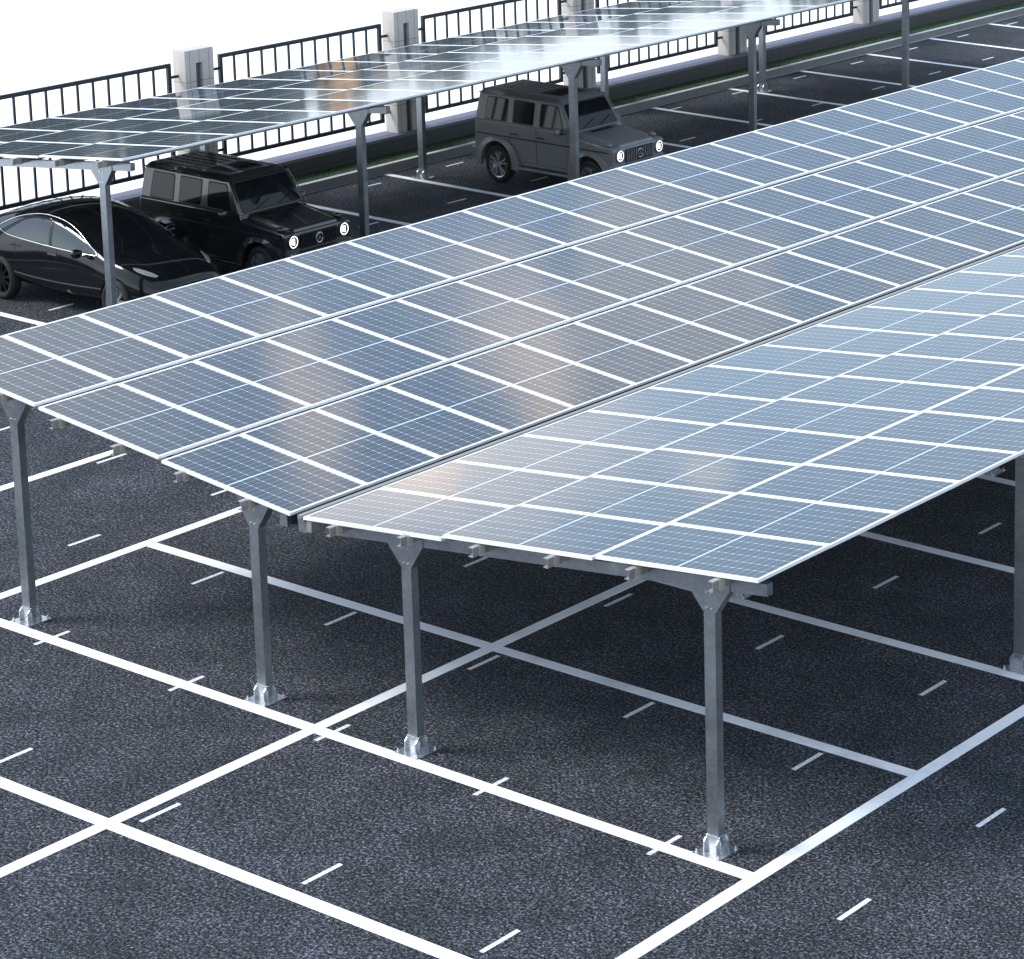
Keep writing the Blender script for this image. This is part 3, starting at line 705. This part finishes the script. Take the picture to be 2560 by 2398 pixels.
M_GLINTMASK = mat('matt_black_glint_mask', (0.008, 0.008, 0.009), 0.8, 0.0, **{'Specular_IOR_Level': 0.08})  # band added over the sedan's upper side glass to suppress sun glint
def make_sedan():
    root = empty('sedan_car', (0, 0, 0))
    ST = [  # x, zb, (y,z) sill, side, shoulder, glass, roof edge, top z
        (-.975, .50, (.50, .50), (.60, .60), (.62, .80), (.50, .90), (.30, .94), .955),
        (-.90, .36, (.66, .38), (.80, .60), (.80, .90), (.62, 1.02), (.40, 1.055), 1.07),
        (-.62, .26, (.78, .30), (.90, .60), (.86, .95), (.66, 1.075), (.46, 1.125), 1.145),
        (-.15, .20, (.84, .26), (.925, .58), (.87, .96), (.73, 1.14), (.56, 1.245), 1.285),
        (.40, .18, (.85, .24), (.925, .56), (.875, .945), (.77, 1.19), (.62, 1.355), 1.395),
        (.95, .18, (.84, .22), (.905, .50), (.88, .93), (.80, 1.19), (.655, 1.38), 1.44),
        (1.45, .18, (.84, .22), (.905, .50), (.88, .92), (.80, 1.16), (.67, 1.345), 1.425),
        (1.90, .18, (.84, .22), (.91, .52), (.88, .915), (.805, 1.09), (.695, 1.235), 1.325),
        (2.28, .18, (.85, .24), (.915, .56), (.875, .91), (.81, 1.00), (.73, 1.075), 1.165),
        (2.62, .19, (.85, .26), (.925, .58), (.865, .895), (.74, .955), (.62, .985), 1.01),
        (3.00, .20, (.84, .26), (.92, .56), (.85, .845), (.70, .90), (.50, .925), .94),
        (3.40, .22, (.78, .28), (.87, .50), (.79, .74), (.62, .80), (.42, .83), .845),
        (3.66, .26, (.64, .32), (.74, .46), (.68, .62), (.52, .68), (.34, .71), .725),
        (3.79, .34, (.44, .36), (.54, .46), (.50, .54), (.38, .58), (.24, .60), .605)]
    def lift(st):
        x = st[0]; k = max(0.0, 1-abs((x-.95)/1.65))**0.8*0.085
        return st[:4]+((st[4][0], st[4][1]+k*.45), (st[5][0], st[5][1]+k*.85))[:0]+st[4:5]+((st[5][0], st[5][1]+k*.5), (st[6][0], st[6][1]+k), st[7]+k)
    ST = [lift(st) for st in ST]
    bm = BM(); rows = []
    for (x, zb, *pp, zt) in ST:
        half = [(0.0, zb)] + [(p[0], p[1]) for p in pp]
        L = [bm.verts.new((x, -y, z)) for y, z in half] + [bm.verts.new((x, 0, zt))] + [bm.verts.new((x, y, z)) for y, z in half[:0:-1]]
        rows.append(L)
    n = len(rows[0])
    for a, b in zip(rows, rows[1:]):
        for i in range(n): bm.faces.new((a[i], a[(i+1) % n], b[(i+1) % n], b[i]))
    bm.faces.new(rows[0][::-1]); bm.faces.new(rows[-1])
    bmesh.ops.recalc_face_normals(bm, faces=bm.faces)
    body = new('body', bm, M_SEDP, root)
    baked(body, ('SUBSURF', dict(levels=4, render_levels=4)))
    cuts = []
    for cx in (0.0, 2.875):
        for s in (-1, 1):
            cb = BM(); lathe(cb, [(s*.60, .0001), (s*.60, .365), (s*1.2, .365), (s*1.2, .0001)], 40, 'y', cx, 0, .335); bmesh.ops.recalc_face_normals(cb, faces=cb.faces); cuts.append(new('cut', cb, M_TRIMB))
    baked(body, *[('BOOLEAN', dict(operation='DIFFERENCE', object=c_, solver='EXACT')) for c_ in cuts])
    for c_ in cuts: drop(c_)
    # glass areas taken out of the shell as parts of their own
    key = [(-.08, 1.095), (.12, 1.20), (.45, 1.305), (.85, 1.37), (1.20, 1.37), (1.55, 1.32), (1.88, 1.215), (2.15, 1.09), (2.40, .965), (2.20, .955), (1.6, .958), (1.0, .975), (.5, .995), (.15, 1.02)]
    def catmull(k, seg=5):
        o = []; n = len(k)
        for i in range(n):
            p0, p1, p2, p3 = (Vector(k[(i+j-1) % n]) for j in range(4))
            for s in range(seg):
                t_ = s/seg; o.append(0.5*((2*p1)+(-p0+p2)*t_+(2*p0-5*p1+4*p2-p3)*t_*t_+(-p0+3*p1-3*p2+p3)*t_**3))
        return o
    poly = catmull(key)
    def inside(x, z, P):
        r_ = False; j = len(P)-1
        for i in range(len(P)):
            if (P[i][1] > z) != (P[j][1] > z) and x < (P[j][0]-P[i][0])*(z-P[i][1])/(P[j][1]-P[i][1])+P[i][0]: r_ = not r_
            j = i
        return r_
    lampP = [(3.18, .835), (3.36, .80), (3.50, .757), (3.48, .738), (3.34, .768), (3.22, .79)]
    me = body.data; bvh = BVHTree.FromPolygons([v.co[:] for v in me.vertices], [p.vertices[:] for p in me.polygons])
    groups = {'side_window': [], 'windscreen': [], 'rear_window': [], 'glint_mask': []}
    for p in me.polygons:
        c_ = p.center; nn = p.normal
        if inside(c_.x, c_.z, poly) and abs(nn.y) > .66 and abs(c_.y) > .5: groups['side_window'].append(p.index)
        elif inside(c_.x, c_.z, poly) and abs(c_.y) > .45: groups['glint_mask'].append(p.index)  # upward-leaning glass, made matt black against the sun's glint
        elif 1.60 < c_.x < 2.56 and c_.z > .96 and nn.z > .4 and abs(c_.y) < .60+.10*(c_.x-1.6): groups['windscreen'].append(p.index)
        elif -.62 < c_.x < 1.50 and nn.z > .6 and abs(c_.y) < .50 and c_.z > 1.08: groups['rear_window'].append(p.index)
    gone = set()
    for nm, idx in groups.items():
        if not idx: continue
        for s in ((-1, 1) if nm in ('side_window', 'glint_mask') else (0,)):
            b2 = BM(); vm = {}
            for i in idx:
                p = me.polygons[i]
                if s and p.center.y*s < 0: continue
                gone.add(i); b2.faces.new([vm.setdefault(v, None) or vm.__setitem__(v, b2.verts.new(me.vertices[v].co)) or vm[v] for v in p.vertices])
            new(nm, b2, {'side_window': M_WINB, 'glint_mask': M_GLINTMASK}.get(nm, M_GLASSC), root, smooth=True)
    b3 = BM(); b3.from_mesh(me); b3.faces.ensure_lookup_table()
    bmesh.ops.delete(b3, geom=[b3.faces[i] for i in gone], context='FACES'); b3.to_mesh(me); b3.free()
    for p in me.polygons: p.use_smooth = True
    for s in (-1, 1):
        ring = []
        for q in poly:
            h = bvh.ray_cast(Vector((q[0], s*2, q[1])), Vector((0, -s, 0)))[0]
            if h: ring.append(h+Vector((0, s*.004, 0)))
        bm = BM(); tube(bm, ring, .0095, 6, True); new('window_trim', bm, M_CHROME, root, smooth=True)
        for hx, hz in ((1.36, .86), (.43, .885)):
            h = bvh.ray_cast(Vector((hx, s*2, hz)), Vector((0, -s, 0)))[0]
            bm = BM(); yy = abs(h.y); box(bm, hx-.11, hx+.11, *sorted((s*(yy-.005), s*(yy+.012))), hz-.014, hz+.014); new('door_handle', bm, M_CHROME, root)
        for lx in (-.02+.44, 1.34+.12, 2.36):                          # shut lines
            pts = []
            for k in range(8):
                z = .30+k*(.93-.30)/7; h = bvh.ray_cast(Vector((lx+(.10 if lx < .5 else 0)*(1-k/7)*0, s*2, z)), Vector((0, -s, 0)))[0]
                if h: pts.append(h+Vector((0, s*.001, 0)))
            bm = BM(); tube(bm, pts, .004, 4); new('door', bm, M_TRIMB, root)
        # slim headlamp lying on the wing
        U = [(3.14, .848), (3.24, .832), (3.34, .808), (3.44, .778), (3.53, .742)]; L = [(3.16, .832), (3.25, .802), (3.35, .775), (3.44, .752), (3.53, .728)]
        bm = BM(); gridv = []
        for (ux, uz), (lx_, lz) in zip(U, L):
            col = []
            for k in range(4):
                f_ = k/3; h = bvh.ray_cast(Vector((ux+(lx_-ux)*f_, s*2, uz+(lz-uz)*f_)), Vector((0, -s, 0)))
                col.append(bm.verts.new(h[0]+h[1]*.006) if h[0] else None)
            gridv.append(col)
        for a_, b_2 in zip(gridv, gridv[1:]):
            for k in range(3):
                q = (a_[k], a_[k+1], b_2[k+1], b_2[k])
                if all(q): bm.faces.new(q)
        bmesh.ops.recalc_face_normals(bm, faces=bm.faces); new('headlight', bm, M_LENS, root, smooth=True)
        # centre pillar
        pts = []
        for k in range(6):
            z = .965+k*(1.31-.965)/5; h = bvh.ray_cast(Vector((1.30-.05*k/5, s*2, z)), Vector((0, -s, 0)))[0]; pts.append(h+Vector((0, s*.003, 0)))
        bm = BM(); A = [bm.verts.new(p+Vector((-.035, 0, 0))) for p in pts]; B = [bm.verts.new(p+Vector((.035, 0, 0))) for p in pts]
        for i in range(5): bm.faces.new((A[i], B[i], B[i+1], A[i+1]))
        new('door_pillar', bm, M_TRIMB, root)
        bm = BM(); bmesh.ops.create_uvsphere(bm, u_segments=18, v_segments=12, radius=1.0, matrix=Matrix.Translation((2.12, s*1.00, .985)) @ Matrix.Diagonal((.075, .11, .07, 1))); mr = new('mirror', bm, M_SEDP, root, smooth=True)
        bm = BM(); box(bm, 2.13, 2.19, *sorted((s*.84, s*.93)), .93, .955); new('mirror_arm', bm, M_CHROME, mr)
        for cx in (0.0, 2.875): wheel(root, cx, s*.80, .335, .235, s, .245, 10, M_RIMD if cx == 0 else M_RIM, 0)
    root.scale = (1.16, 1.16, 1.33)
    return root
sd_ = make_sedan(); sd_.location = (-20.23, 11.67, 0); sd_.rotation_euler = (0, 0, .02)
tag(sd_, 'glossy black fastback sedan with bright chrome window trim, leftmost of the parked cars', 'car')
